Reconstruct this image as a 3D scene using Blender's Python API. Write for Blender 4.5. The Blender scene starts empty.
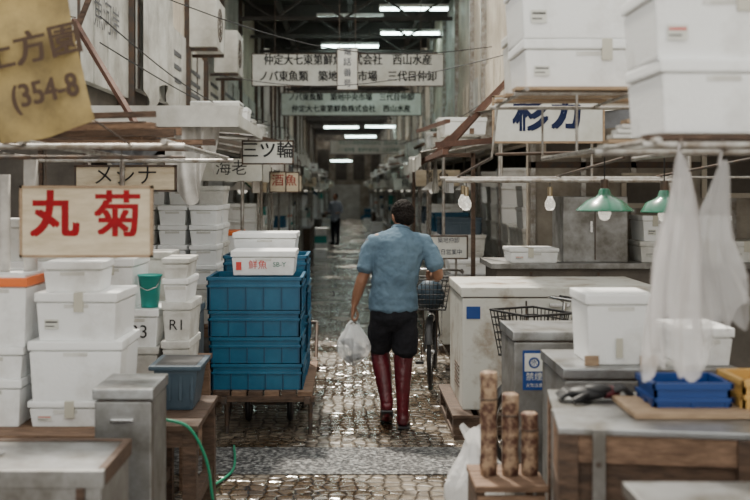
import bpy, bmesh, math, random
from mathutils import Vector, Matrix, Euler
R=random.Random(7)
scene=bpy.context.scene
# ---------------------------------------------------------------- materials
def pm(name,c1,c2=None,rough=.6,metal=0,scale=6,bump=0.0,bscale=None,stretch=None,emit=None,es=0,thr=(.35,.65),trans=0,ior=1.45,coat=0,rough2=None,spec=.5):
    m=bpy.data.materials.new(name); m.use_nodes=True
    nt=m.node_tree; N=nt.nodes; L=nt.links; b=N['Principled BSDF']
    b.inputs['Base Color'].default_value=(*c1,1); b.inputs['Roughness'].default_value=rough
    b.inputs['Metallic'].default_value=metal; b.inputs['IOR'].default_value=ior; b.inputs['Specular IOR Level'].default_value=spec
    b.inputs['Transmission Weight'].default_value=trans; b.inputs['Coat Weight'].default_value=coat
    if emit: b.inputs['Emission Color'].default_value=(*emit,1); b.inputs['Emission Strength'].default_value=es
    if c2 is not None or bump:
        tc=N.new('ShaderNodeTexCoord'); mp=N.new('ShaderNodeMapping'); L.new(tc.outputs['Object'],mp.inputs[0])
        if stretch: mp.inputs['Scale'].default_value=stretch
        nz=N.new('ShaderNodeTexNoise'); nz.inputs['Scale'].default_value=scale; nz.inputs['Detail'].default_value=8; nz.inputs['Roughness'].default_value=.65
        L.new(mp.outputs[0],nz.inputs[0])
        if c2 is not None:
            cr=N.new('ShaderNodeValToRGB'); cr.color_ramp.elements[0].position=thr[0]; cr.color_ramp.elements[1].position=thr[1]
            cr.color_ramp.elements[0].color=(*c1,1); cr.color_ramp.elements[1].color=(*c2,1)
            L.new(nz.outputs[0],cr.inputs[0]); L.new(cr.outputs[0],b.inputs['Base Color'])
        if rough2 is not None:
            mr=N.new('ShaderNodeMapRange'); mr.inputs['To Min'].default_value=rough; mr.inputs['To Max'].default_value=rough2
            L.new(nz.outputs[0],mr.inputs[0]); L.new(mr.outputs[0],b.inputs['Roughness'])
        if bump:
            n2=N.new('ShaderNodeTexNoise'); n2.inputs['Scale'].default_value=bscale or scale*4; n2.inputs['Detail'].default_value=4
            L.new(mp.outputs[0],n2.inputs[0])
            bp=N.new('ShaderNodeBump'); bp.inputs['Strength'].default_value=bump; bp.inputs['Distance'].default_value=.02
            L.new(n2.outputs[0],bp.inputs['Height']); L.new(bp.outputs[0],b.inputs['Normal'])
    return m
foam=pm('foam',(.87,.885,.89),(.58,.57,.54),.55,scale=3.5,bump=.12,bscale=60,thr=(.52,.82))
foam2=pm('foam_dirty',(.68,.68,.65),(.36,.335,.29),.6,scale=5,bump=.15,bscale=50,thr=(.42,.78))
tape=pm('tape',(.52,.50,.42),rough=.3)
steel=pm('steel',(.34,.345,.345),(.16,.15,.135),.38,.8,scale=5,bump=.06,bscale=12,rough2=.6)
steeltop=pm('steel_top',(.38,.39,.40),(.15,.14,.12),.28,.85,scale=5,bump=.1,bscale=8,rough2=.5,thr=(.4,.66))
enamel=pm('worn_enamel',(.56,.56,.52),(.22,.155,.10),.5,.1,scale=3.5,bump=.05,thr=(.48,.70))
wood=pm('old_wood',(.10,.058,.036),(.25,.155,.10),.75,scale=9,bump=.3,bscale=20,stretch=(1,6,6))
woodd=pm('dark_wood',(.04,.024,.016),(.115,.07,.046),.7,scale=9,bump=.3,bscale=20,stretch=(1,5,5))
woodl=pm('light_wood',(.42,.30,.19),(.27,.185,.12),.7,scale=8,bump=.2,bscale=20,stretch=(1,6,6))
redwood=pm('red_brown_beam',(.15,.075,.05),(.08,.04,.03),.7,scale=8,bump=.2)
bamboo=pm('weathered_post',(.40,.28,.18),(.09,.04,.028),.7,scale=24,bump=.3,bscale=30,thr=(.40,.56))
blue=pm('blue_plastic',(.006,.085,.17),(.016,.12,.215),.42,scale=5,bump=.04)
blued=pm('blue_plastic_dark',(.005,.055,.115),rough=.45)
royal=pm('royal_plastic',(.01,.05,.22),rough=.4)
teal=pm('teal_plastic',(.02,.34,.30),rough=.4)
slate=pm('slate_plastic',(.035,.06,.085),(.055,.085,.115),.5,scale=6)
yellow=pm('orange_plastic',(.60,.36,.10),rough=.45)
orange=pm('orange_tape',(.80,.18,.04),rough=.5)
iron=pm('iron',(.07,.065,.062),(.12,.075,.05),.55,.5,scale=12)
bikebk=pm('bicycle_black',(.015,.015,.016),rough=.35)
pipe=pm('galvanised_pipe',(.46,.45,.43),(.20,.165,.13),.4,.6,scale=14)
black=pm('black_paint',(.010,.010,.012),rough=.55)
red=pm('red_paint',(.34,.003,.009),(.25,.005,.010),.5,scale=20,spec=.2)
redp=pm('red_print',(.60,.05,.04),rough=.5)
navy=pm('navy_paint',(.008,.016,.06),rough=.5,spec=.2)
brownp=pm('brown_ink',(.06,.03,.015),rough=.6)
greenp=pm('green_print',(.02,.16,.11),rough=.5)
signw=pm('sign_white',(.72,.73,.69),(.55,.54,.48),.5,scale=3)
signc=pm('sign_cream_wood',(.70,.61,.46),(.50,.41,.28),.6,scale=4,stretch=(1,1,5))
canvas=pm('yellow_canvas',(.42,.31,.125),(.21,.155,.07),.8,scale=5,bump=.3,bscale=14)
tarp=pm('grey_tarp',(.62,.62,.58),(.33,.315,.28),.7,scale=2.5,bump=.3,bscale=9)
tarpd=pm('dark_tarp',(.16,.165,.18),(.08,.08,.08),.7,scale=3,bump=.3,bscale=9)
cloth=pm('white_cloth',(.70,.68,.65),(.44,.42,.39),.8,scale=5,bump=.3,bscale=12)
panel=pm('facade_panel',(.70,.70,.66),(.38,.36,.32),.6,scale=1.8,bump=.08)
panelb=pm('facade_beige',(.74,.68,.57),(.44,.37,.29),.65,scale=1.8,bump=.1)
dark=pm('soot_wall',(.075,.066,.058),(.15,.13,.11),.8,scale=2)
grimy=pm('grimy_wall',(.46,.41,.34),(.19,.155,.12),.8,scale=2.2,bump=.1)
roofm=pm('roof_steel',(.040,.036,.033),(.075,.068,.062),.7,scale=2)
greenen=pm('green_enamel',(.006,.11,.06),(.012,.16,.09),.25,scale=5,coat=.4)
whiteen=pm('white_enamel',(.85,.85,.83),rough=.3)
bulb=pm('bulb_glass',(.9,.9,.88),rough=.08,trans=.85,emit=(1,.93,.8),es=.3)
brass=pm('socket',(.35,.28,.18),rough=.4,metal=.7)
tubeem=pm('fluorescent',(1,1,1),emit=(.75,1,.92),es=20)
rubber=pm('rubber',(.015,.015,.017),rough=.5)
chrome=pm('chrome',(.55,.55,.55),rough=.25,metal=1)
hosem=pm('green_hose',(.02,.25,.14),rough=.4)
skin=pm('skin',(.20,.095,.055),(.26,.13,.078),.5,scale=9)
hairm=pm('hair',(.008,.006,.005),(.016,.013,.012),.75,scale=60,bump=.5,bscale=90,spec=.12)
shirtm=pm('blue_shirt_fabric',(.12,.185,.245),(.08,.13,.18),.9,scale=6,bump=.55,bscale=8,spec=.2)
shortm=pm('black_shorts_fabric',(.008,.009,.012),(.017,.017,.021),.9,scale=8,bump=.4,bscale=14,spec=.2)
bootm=pm('dark_red_rubber',(.10,.008,.015),(.055,.006,.010),.34,scale=6,bump=.1)
fishm=pm('bag_contents',(.07,.08,.09),(.34,.35,.37),.4,scale=14)
garm=pm('coat_grey',(.25,.27,.32),rough=.8)
def bagmat(name,col,alpha):
    m=bpy.data.materials.new(name); m.use_nodes=True; nt=m.node_tree; N=nt.nodes; L=nt.links; b=N['Principled BSDF']
    b.inputs['Base Color'].default_value=(*col,1); b.inputs['Roughness'].default_value=.25
    tr=N.new('ShaderNodeBsdfTranslucent'); tr.inputs[0].default_value=(*col,1)
    tp=N.new('ShaderNodeBsdfTransparent'); m1=N.new('ShaderNodeMixShader'); m2=N.new('ShaderNodeMixShader')
    m1.inputs[0].default_value=.4; m2.inputs[0].default_value=alpha
    L.new(b.outputs[0],m1.inputs[1]); L.new(tr.outputs[0],m1.inputs[2]); L.new(tp.outputs[0],m2.inputs[1]); L.new(m1.outputs[0],m2.inputs[2])
    L.new(m2.outputs[0],N['Material Output'].inputs[0])
    nz=N.new('ShaderNodeTexNoise'); nz.inputs['Scale'].default_value=14; bp=N.new('ShaderNodeBump'); bp.inputs['Strength'].default_value=.6; bp.inputs['Distance'].default_value=.02
    L.new(nz.outputs[0],bp.inputs['Height']); L.new(bp.outputs[0],b.inputs['Normal'])
    return m
bagm=bagmat('thin_plastic',(.76,.78,.80),.42)
bagm2=bagmat('thick_plastic',(.72,.70,.70),.62)
bagm3=bagmat('sheer_plastic',(.75,.74,.74),.42)
sackm=bagmat('sack_plastic',(.80,.80,.80),.9)
# ---------------------------------------------------------------- builder
class B:
    def __init__(s,name): s.name=name; s.bm=bmesh.new(); s.mats=[]; s.T=Matrix()
    def mi(s,m):
        if m not in s.mats: s.mats.append(m)
        return s.mats.index(m)
    def add(s,verts,faces,mat,smooth=False):
        vs=[s.bm.verts.new(s.T@Vector(v)) for v in verts]; k=s.mi(mat); out=[]
        for f in faces:
            try: fc=s.bm.faces.new([vs[i] for i in f])
            except ValueError: continue
            fc.material_index=k; fc.smooth=smooth; out.append(fc)
        return vs,out
    def box(s,x0,x1,y0,y1,z0,z1,mat,bev=0,taper=0,rz=0):
        cx,cy=(x0+x1)/2,(y0+y1)/2; hx,hy=(x1-x0)/2,(y1-y0)/2
        V=[]
        for z,t in((z0,taper),(z1,0)):
            for sx,sy in((-1,-1),(1,-1),(1,1),(-1,1)):
                v=Vector((sx*(hx-t),sy*(hy-t),0)); v.rotate(Euler((0,0,rz))); V.append((cx+v.x,cy+v.y,z))
        F=[(3,2,1,0),(4,5,6,7),(0,1,5,4),(1,2,6,5),(2,3,7,6),(3,0,4,7)]
        vs,fs=s.add(V,F,mat)
        if bev:
            es=list({e for f in fs for e in f.edges})
            r=bmesh.ops.bevel(s.bm,geom=es,offset=bev,segments=2,affect='EDGES',profile=.7)
            k=s.mi(mat)
            for f in r['faces']: f.material_index=k
    def cyl(s,p1,p2,r1,mat,r2=None,seg=12,cap=True):
        r2=r1 if r2 is None else r2
        p1=Vector(p1);p2=Vector(p2); d=(p2-p1).normalized()
        u=d.orthogonal().normalized(); w=d.cross(u)
        V=[];
        for p,r in((p1,r1),(p2,r2)):
            for i in range(seg):
                a=2*math.pi*i/seg; V.append(p+u*math.cos(a)*r+w*math.sin(a)*r)
        F=[(i,(i+1)%seg,seg+(i+1)%seg,seg+i) for i in range(seg)]
        s.add(V,F,mat,True)
        if cap:
            s.add(V[:seg],[tuple(range(seg))[::-1]],mat); s.add(V[seg:],[tuple(range(seg))],mat)
    def beam(s,p1,p2,w,h,mat):
        p1=Vector(p1);p2=Vector(p2); d=(p2-p1).normalized()
        u=d.cross(Vector((0,0,1)))
        if u.length<.01: u=Vector((1,0,0))
        u.normalize(); v=u.cross(d)
        V=[p+u*a*w/2+v*b*h/2 for p in(p1,p2) for a,b in((-1,-1),(1,-1),(1,1),(-1,1))]
        s.add(V,[(3,2,1,0),(4,5,6,7),(0,1,5,4),(1,2,6,5),(2,3,7,6),(3,0,4,7)],mat)
    def tube(s,pts,r,mat,seg=8,closed=False):
        pts=[Vector(p) for p in pts]; n=len(pts)
        for i in range(n if closed else n-1): s.cyl(pts[i],pts[(i+1)%n],r,mat,seg=seg,cap=not closed)
    def ring(s,c,axis,R_,r,mat,n=28,seg=6):
        c=Vector(c); a=Vector(axis).normalized(); u=a.orthogonal().normalized(); w=a.cross(u); V=[];F=[]
        for i in range(n):
            t=2*math.pi*i/n; d=u*math.cos(t)+w*math.sin(t)
            for j in range(seg):
                q=2*math.pi*j/seg; V.append(c+d*(R_+r*math.cos(q))+a*r*math.sin(q))
        for i in range(n):
            for j in range(seg): F.append((i*seg+j,((i+1)%n)*seg+j,((i+1)%n)*seg+(j+1)%seg,i*seg+(j+1)%seg))
        s.add(V,F,mat,True)
    def lathe(s,prof,c,mat,seg=24,sx=1,sy=1,jit=0):
        c=Vector(c);V=[];F=[]
        for r,z in prof:
            for i in range(seg):
                a=2*math.pi*i/seg; rr=r*(1+(R.uniform(-jit,jit) if jit else 0)); V.append(c+Vector((math.cos(a)*rr*sx,math.sin(a)*rr*sy,z)))
        for k in range(len(prof)-1):
            for i in range(seg): F.append((k*seg+i,k*seg+(i+1)%seg,(k+1)*seg+(i+1)%seg,(k+1)*seg+i))
        s.add(V,F,mat,True)
    def sheet(s,fn,nu,nv,mat,thick=0):
        V=[fn(i/nu,j/nv) for j in range(nv+1) for i in range(nu+1)]
        F=[(j*(nu+1)+i,j*(nu+1)+i+1,(j+1)*(nu+1)+i+1,(j+1)*(nu+1)+i) for j in range(nv) for i in range(nu)]
        s.add(V,F,mat,True)
    def text(s,txt,size,loc,mat,rot=(math.pi/2,0,0),align='CENTER',sx=1,bold=0):
        cu=bpy.data.curves.new('t','FONT'); cu.body=txt; cu.size=size; cu.align_x=align; cu.align_y='CENTER'; cu.resolution_u=3
        ob=bpy.data.objects.new('t',cu); scene.collection.objects.link(ob)
        dg=bpy.context.evaluated_depsgraph_get(); me=bpy.data.meshes.new_from_object(ob.evaluated_get(dg))
        k=s.mi(mat)
        offs=[(0,0)] if not bold else [(-bold,-bold*.6),(bold,-bold*.6),(-bold,bold*.6),(bold,bold*.6)]
        for q,(dx,dz) in enumerate(offs):
            M=s.T@Matrix.Translation(loc)@Euler(rot).to_matrix().to_4x4()@Matrix.Translation((dx,dz,-.00025*q))@Matrix.Diagonal((sx,1,1,1))
            vs=[s.bm.verts.new(M@v.co) for v in me.vertices]
            for p in me.polygons:
                try: f=s.bm.faces.new([vs[i] for i in p.vertices]); f.material_index=k
                except ValueError: pass
        bpy.data.objects.remove(ob); bpy.data.meshes.remove(me); bpy.data.curves.remove(cu)
    def done(s,parent=None,recalc=False):
        me=bpy.data.meshes.new(s.name)
        if recalc: bmesh.ops.recalc_face_normals(s.bm,faces=s.bm.faces[:])
        co=[v.co for v in s.bm.verts]
        o=Vector(((min(c.x for c in co)+max(c.x for c in co))/2,(min(c.y for c in co)+max(c.y for c in co))/2,min(c.z for c in co)))
        if parent: o=Vector((0,0,0))
        bmesh.ops.translate(s.bm,verts=s.bm.verts[:],vec=-o)
        s.bm.to_mesh(me); s.bm.free()
        for m in s.mats: me.materials.append(m)
        ob=bpy.data.objects.new(s.name,me); scene.collection.objects.link(ob); ob.location=o
        if parent: ob.parent=parent
        return ob
# ---------------------------------------------------------------- ground
def ground_mat():
    m=bpy.data.materials.new('wet_setts'); m.use_nodes=True; nt=m.node_tree;N=nt.nodes;L=nt.links;b=N['Principled BSDF']
    tc=N.new('ShaderNodeTexCoord')
    dn=N.new('ShaderNodeTexNoise'); dn.inputs['Scale'].default_value=2.5; L.new(tc.outputs['Object'],dn.inputs[0])
    mx=N.new('ShaderNodeMix'); mx.data_type='VECTOR'; mx.inputs['Factor'].default_value=.06
    L.new(tc.outputs['Object'],mx.inputs['A']); L.new(dn.outputs['Color'],mx.inputs['B'])
    vo=N.new('ShaderNodeTexVoronoi'); vo.feature='DISTANCE_TO_EDGE'; vo.inputs['Scale'].default_value=12; vo.inputs['Randomness'].default_value=.5
    L.new(mx.outputs['Result'],vo.inputs[0])
    mr=N.new('ShaderNodeMapRange'); mr.inputs['From Max'].default_value=.22; L.new(vo.outputs['Distance'],mr.inputs[0])
    big=N.new('ShaderNodeTexNoise'); big.inputs['Scale'].default_value=1.6; big.inputs['Detail'].default_value=5; L.new(tc.outputs['Object'],big.inputs[0])
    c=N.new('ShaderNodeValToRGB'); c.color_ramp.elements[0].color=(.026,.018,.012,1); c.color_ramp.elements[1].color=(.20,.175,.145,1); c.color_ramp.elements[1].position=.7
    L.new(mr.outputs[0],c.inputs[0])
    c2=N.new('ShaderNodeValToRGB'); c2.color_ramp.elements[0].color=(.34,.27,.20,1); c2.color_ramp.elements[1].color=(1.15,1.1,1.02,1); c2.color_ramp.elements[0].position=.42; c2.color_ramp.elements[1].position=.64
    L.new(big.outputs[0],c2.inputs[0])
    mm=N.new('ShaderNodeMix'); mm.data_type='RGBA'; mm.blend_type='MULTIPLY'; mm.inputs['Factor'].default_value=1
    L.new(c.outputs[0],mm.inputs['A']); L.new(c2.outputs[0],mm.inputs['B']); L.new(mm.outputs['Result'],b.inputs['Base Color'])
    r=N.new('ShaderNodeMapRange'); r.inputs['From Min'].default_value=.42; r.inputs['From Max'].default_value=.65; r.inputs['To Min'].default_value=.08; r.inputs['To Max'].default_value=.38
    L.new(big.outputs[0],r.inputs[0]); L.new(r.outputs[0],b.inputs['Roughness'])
    fn=N.new('ShaderNodeTexNoise'); fn.inputs['Scale'].default_value=26; L.new(tc.outputs['Object'],fn.inputs[0])
    ad=N.new('ShaderNodeMath'); ad.operation='MULTIPLY_ADD'; ad.inputs[1].default_value=.35; L.new(fn.outputs[0],ad.inputs[0]); L.new(mr.outputs[0],ad.inputs[2])
    ps=N.new('ShaderNodeMapRange'); ps.inputs['From Min'].default_value=.40; ps.inputs['From Max'].default_value=.56; ps.inputs['To Min'].default_value=.3; ps.inputs['To Max'].default_value=.8
    L.new(big.outputs[0],ps.inputs[0])
    bp=N.new('ShaderNodeBump'); bp.inputs['Distance'].default_value=.018; L.new(ps.outputs[0],bp.inputs['Strength']); L.new(ad.outputs[0],bp.inputs['Height']); L.new(bp.outputs[0],b.inputs['Normal'])
    b.inputs['Specular IOR Level'].default_value=.9; b.inputs['Coat Weight'].default_value=.25; b.inputs['Coat Roughness'].default_value=.08
    L.new(bp.outputs[0],b.inputs['Coat Normal'])
    return m
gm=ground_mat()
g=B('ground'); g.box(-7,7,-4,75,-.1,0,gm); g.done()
asph=pm('gravel_concrete',(.03,.03,.032),(.33,.33,.32),.4,scale=34,bump=.9,bscale=40,thr=(.45,.64),spec=.3)
g=B('drain_strip_paving'); g.box(-1.6,1.6,6.25,6.9,.0,.006,asph,bev=.002); g.done()
# ---------------------------------------------------------------- foam boxes
def foam_geo(b,x0,x1,y0,y1,z0,z1,m=foam,lid=True,label=None,strip=None,rz=0,taped=False):
    h=z1-z0; lh=min(.045,h*.24)
    if lid:
        b.box(x0+.008,x1-.008,y0+.008,y1-.008,z0,z1-lh-.006,m,bev=.008,taper=.012,rz=rz)
        b.box(x0+.02,x1-.02,y0+.02,y1-.02,z1-lh-.008,z1-lh+.004,foam2,rz=rz)
        b.box(x0,x1,y0,y1,z1-lh,z1,strip or m,bev=.009,rz=rz)
        b.box((x0+x1)/2-.06,(x0+x1)/2+.06,y0+.0065,y0+.012,z1-lh-.03,z1-lh-.012,foam2)
        if taped:
            u=x0+(x1-x0)*R.uniform(.3,.7); b.box(u-.024,u+.024,y0-.0012,y1+.0012,z1-lh-.05,z1+.0008,tape,bev=.001)
            b.box(x0+.05,x0+.12,y0+.006,y0+.0085,z0+h*.25,z0+h*.45,signw); b.box(x0+.055,x0+.115,y0+.0045,y0+.0065,z0+h*.38,z0+h*.41,R.choice([redp,navy,black]))
            b.box(x0+.055,x0+.10,y0+.0045,y0+.0065,z0+h*.30,z0+h*.32,black)
    else:
        t=.025
        b.box(x0,x1,y0,y1,z0,z0+t,m,bev=.006)
        for a in((x0,x1,y0,y0+t),(x0,x1,y1-t,y1),(x0,x0+t,y0+t,y1-t),(x1-t,x1,y0+t,y1-t)): b.box(*a,z0+t*.9,z1,m,bev=.004)
    if label: b.text(label[0],label[1],((x0+x1)/2,y0-.0015+.006,(z0+z1-lh)/2),label[2])
def fbox(x0,x1,y0,y1,z0,z1,rot=None,**k):
    k.setdefault('taped',R.random()<.45 and 'label' not in k and x1-x0>.3)
    b=B('styrofoam_box'); c=Vector(((x0+x1)/2,(y0+y1)/2,0)); a=R.uniform(-.02,.02) if rot is None else rot
    b.T=Matrix.Translation(c)@Matrix.Rotation(a,4,'Z')@Matrix.Translation(-c)
    foam_geo(b,x0,x1,y0,y1,z0,z1,**k); return b.done()
def bench(name,x0,x1,y0,y1,z,m=wood,leg=.07,th=.06,planks=4):
    b=B(name); n=planks; w=(y1-y0)/n
    for i in range(n): b.box(x0,x1,y0+i*w+.002,y0+(i+1)*w-.002,z-th*.5,z,m,bev=.003)
    b.box(x0+.01,x1-.01,y0+.01,y0+.04,z-th-.05,z-th*.5,m); b.box(x0+.01,x1-.01,y1-.04,y1-.01,z-th-.05,z-th*.5,m)
    for x in(x0+.01,x1-leg-.01):
        for y in(y0+.005,y1-leg-.005): b.box(x,x+leg,y,y+leg,0,z-th*.5,m,bev=.004)
        b.box(x+.01,x+leg-.01,y0+leg,y1-leg,.15,.21,m)
    return b.done()
bench('wooden_bench',-2.3,-1.13,4.8,5.6,.60)
bench('wooden_bench',-2.3,-.93,5.9,6.75,.68)
bench('wooden_bench',-1.09,-.76,5.0,5.75,.60,m=woodd)
fbox(-1.60,-1.225,4.96,5.4,.60,.73)
fbox(-1.60,-1.13,4.95,5.4,.73,1.03,taped=False,rot=.012)
fbox(-1.56,-1.145,4.95,5.38,1.03,1.27,taped=True,rot=-.03)
fbox(-1.54,-1.24,4.97,5.3,1.27,1.42,taped=False,rot=.05)
fbox(-1.95,-1.63,4.96,5.4,.60,.84)
fbox(-1.95,-1.62,4.95,5.4,.84,1.0)
b=B('styrofoam_box'); foam_geo(b,-1.90,-1.595,4.94,5.4,1.0,1.345,strip=orange); b.box(-1.885,-1.61,4.955,5.385,1.343,1.36,foam,bev=.004); b.done()
fbox(-1.45,-1.14,5.95,6.4,.68,.84,m=foam2)
fbox(-1.43,-1.14,5.95,6.4,.84,1.07,label=('133',.11,black))
fbox(-1.58,-1.28,5.93,6.4,1.07,1.37)
fbox(-1.125,-.95,5.95,6.35,.68,.88,m=foam2)
fbox(-1.125,-.94,5.96,6.35,.88,1.11,m=foam2,label=('R1',.09,black))
fbox(-1.12,-.96,5.96,6.35,1.11,1.25)
fbox(-1.13,-.96,5.97,6.35,1.25,1.37,m=foam2)
fbox(-1.48,-1.15,6.45,6.74,.68,1.38,m=foam2)
fbox(-2.2,-1.6,5.95,6.5,.68,1.0); fbox(-2.2,-1.65,5.97,6.5,1.0,1.35); fbox(-2.25,-1.7,6.0,6.5,1.35,1.6,m=foam2)
b=B('teal_bucket'); b.lathe([(.0,.003),(.052,.003),(.068,.19),(.075,.19),(.075,.2),(.064,.2),(.05,.01),(0,.01)],(-1.21,6.05,1.07),teal)
b.tube([(-1.28,6.05,1.26),(-1.26,5.99,1.2),(-1.21,5.975,1.18),(-1.16,5.99,1.2),(-1.14,6.05,1.26)],.003,chrome,seg=6); b.done()
b=B('plastic_tub'); 
b.box(-1.05,-.81,5.32,5.66,.6,.82,slate,bev=.02,taper=.03); b.box(-1.07,-.79,5.30,5.68,.82,.845,slate,bev=.008); b.box(-1.04,-.82,5.33,5.65,.843,.847,black)
for i in range(4): b.box(-1.03+i*.06,-1.015+i*.06,5.325,5.335,.66,.82,slate)
b.done()
b=B('garden_hose')
pts=[(-1.0,5.2,.62),(-.93,4.98,.64),(-.80,4.965,.60),(-.72,5.02,.42),(-.70,5.1,.2),(-.69,5.2,.04),(-.72,5.5,.014),(-.85,5.8,.014),(-.74,6.3,.014),(-.8,6.9,.014)]
def cr(pts,n=8):
    P=[Vector(p) for p in pts]; P=[P[0]]+P+[P[-1]]; o=[]
    for i in range(1,len(P)-2):
        for k in range(n):
            t=k/n; a,b_,c,d=P[i-1],P[i],P[i+1],P[i+2]
            o.append(.5*((2*b_)+(c-a)*t+(2*a-5*b_+4*c-d)*t*t+(3*b_-a-3*c+d)*t**3))
    o.append(P[-2]); return o
b.tube(cr(pts),.008,hosem); b.done()
def cabinet(name,x0,x1,y0,y1,z1,m=steel,top=steeltop,z0=0,lidh=.05,sticker=False):
    b=B(name); b.box(x0,x1,y0,y1,z0+.04,z1-lidh-.008,m,bev=.008)
    b.box(x0+.015,x1-.015,y0+.015,y1-.015,z1-lidh-.012,z1-lidh+.002,iron)
    b.box(x0-.008,x1+.008,y0-.008,y1+.008,z1-lidh,z1,top,bev=.008)
    for x in(x0+.03,x1-.07):
        for y in(y0+.03,y1-.07): b.box(x,x+.04,y,y+.04,z0,z0+.05,iron)
    b.box((x0+x1)/2-.05,(x0+x1)/2+.05,y0-.02,y0+.002,z1-lidh-.10,z1-lidh-.08,chrome,bev=.004)
    for i in range(5): b.box(x0-.0015,x0+.001,y0+.05,y1-.05,z0+.15+i*.02,z0+.16+i*.02,iron)
    b.box(x1-.001,x1+.0015,y0+.03,y0+.036,z0+.06,z1-lidh-.02,iron)
    return b
cabinet('stainless_steel_cabinet',-1.12,-.87,4.38,4.74,.91).done()
cabinet('stainless_steel_cabinet',-1.48,-1.05,6.95,7.2,.98).done()
b=B('steel_topped_chest')
b.box(-1.7,-.91,3.66,4.12,.0,.70,steel,bev=.01)
for y in(3.65,4.10): b.box(-1.72,-.90,y,y+.03,.69,.755,woodd if y>4 else steel,bev=.004)
for x in(-1.72,-.93): b.box(x,x+.03,3.685,4.10,.69,.755,woodd,bev=.004)
b.box(-1.69,-.93,3.68,4.11,.70,.748,steeltop); b.cyl((-1.4,3.9,.748),(-1.4,3.9,.756),.05,chrome)
for x in(-1.6,-1.0): b.box(x,x+.03,3.645,3.662,.05,.69,woodd)
b.done()
# ---------------------------------------------------------------- sign + canopy frame
b=B('stall_canopy_frame')
for z in(1.98,):
    b.cyl((-2.2,4.6,z),(-.76,4.6,z),.014,pipe); b.cyl((-2.2,6.85,z),(-.80,6.85,z),.014,pipe)
for x in(-2.15,-1.5,-.85): b.cyl((x,4.55,2.0),(x,6.95,2.0),.014,pipe)
for x,y in((-2.15,4.6),(-2.15,6.85),(-1.56,6.85)): b.cyl((x,y,0),(x,y,2.0),.018,pipe)
b.cyl((-2.2,4.62,1.93),(-.76,4.62,1.93),.01,iron)
for x in(-1.4,-1.05): b.cyl((x,4.6,1.80),(x,4.6,1.98),.003,iron,seg=6)
b.done()
b=B('red_kanji_signboard')
b.box(-1.51,-.91,4.585,4.6,1.47,1.80,signc,bev=.004)
for z0,z1 in((1.47,1.482),(1.788,1.80)): b.box(-1.515,-.905,4.58,4.605,z0,z1,woodl)
for x in(-1.515,-.917): b.box(x,x+.012,4.58,4.605,1.47,1.80,woodl)
b.text('丸',.225,(-1.355,4.5835,1.655),red,bold=.008); b.text('菊',.225,(-1.065,4.5835,1.655),red,bold=.0055)
b.done()
b=B('lumber_pile')
for i in range(20):
    y=4.75+i*.095; z=2.03+(.03 if i%2 else 0)+R.uniform(0,.05); a=R.uniform(-.12,.12)
    b.beam((-2.3,y-a,z),(-.85-R.uniform(0,.35),y+a,z+R.uniform(-.02,.05)),R.uniform(.03,.07),R.uniform(.02,.04),R.choice([wood,woodd,woodd,wood]))
for i in range(5): b.cyl((-2.2,5.0+i*.35,2.12+.01*i),(-1.05-.05*i,5.1+i*.3,2.11+.02*i),.02,R.choice([woodd,wood]))
b.done()
b=B('timber_prop'); b.beam((-1.74,6.3,2.85),(-1.2,5.7,2.12),.03,.03,redwood); b.beam((-1.95,6.3,2.2),(-1.6,6.3,3.1),.03,.03,woodd); b.done()
b=B('canvas_banner')
TL,TR,BL,BR=[Vector(v) for v in((-1.72,4.25,2.60),(-1.20,4.2,2.64),(-1.46,4.2,1.975),(-1.06,4.15,2.07))]
def fn(u,v):
    p=(TL.lerp(TR,u)).lerp(BL.lerp(BR,u),v); return p+Vector((0,.02*math.sin(u*9+v*4)+.01*math.sin(v*13),-.02*math.sin(u*3.14)*v))
b.sheet(fn,24,24,canvas); 
b.text('土方園',.145,(-1.325,4.155,2.365),brownp,rot=(math.pi/2,math.radians(-13),0),bold=.004)
b.text('(354-8',.135,(-1.262,4.13,2.185),brownp,rot=(math.pi/2,math.radians(-13),0),bold=.0035,sx=.8)
b.tube([TR,(-1.25,5.0,2.75)],.004,iron,seg=5); b.tube([BR,(-1.0,4.6,1.98)],.004,iron,seg=5); b.tube([BL,(-1.5,4.6,1.98)],.004,iron,seg=5); b.tube([TL,(-1.7,6.2,2.85)],.004,iron,seg=5)
b.done()
b=B('white_paper_roll'); b.lathe([(0,0),(.035,0),(.035,.6),(0,.6)],(-1.66,5.2,1.36),cloth); b.lathe([(0,0),(.03,0),(.03,.5),(0,.5)],(-1.78,5.15,1.36),cloth); b.done()
# ---------------------------------------------------------------- blue crates + cart
def crate(b,x0,x1,y0,y1,z0,z1,m,open_=True):
    t=.012; 
    b.box(x0+.012,x1-.012,y0+.012,y1-.012,z0,z0+t,m)
    for a in((x0+.01,x1-.01,y0+.01,y0+.01+t),(x0+.01,x1-.01,y1-.01-t,y1-.01),(x0+.01,x0+.01+t,y0+.01,y1-.01),(x1-.01-t,x1-.01,y0+.01,y1-.01)): b.box(*a,z0,z1,m)
    for zz in(z1-.025,z1-.075):
        for a in((x0,x1,y0,y0+.014),(x0,x1,y1-.014,y1),(x0,x0+.014,y0,y1),(x1-.014,x1,y0,y1)): b.box(*a,zz,zz+.018 if zz<z1-.03 else z1,m,bev=.003)
    n=max(2,int((x1-x0)/.12))
    for i in range(n+1):
        x=x0+.02+(x1-x0-.05)*i/n; b.box(x,x+.01,y0+.003,y0+.012,z0,z1-.07,blued if m is blue else m)
    n=max(2,int((y1-y0)/.12))
    for i in range(n+1):
        y=y0+.02+(y1-y0-.05)*i/n; b.box(x1-.012,x1-.003,y,y+.01,z0,z1-.07,m); b.box(x0+.003,x0+.012,y,y+.01,z0,z1-.07,m)
b=B('blue_fish_crate_stack')
zs=[.32,.515,.71,.905,1.15]
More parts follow.
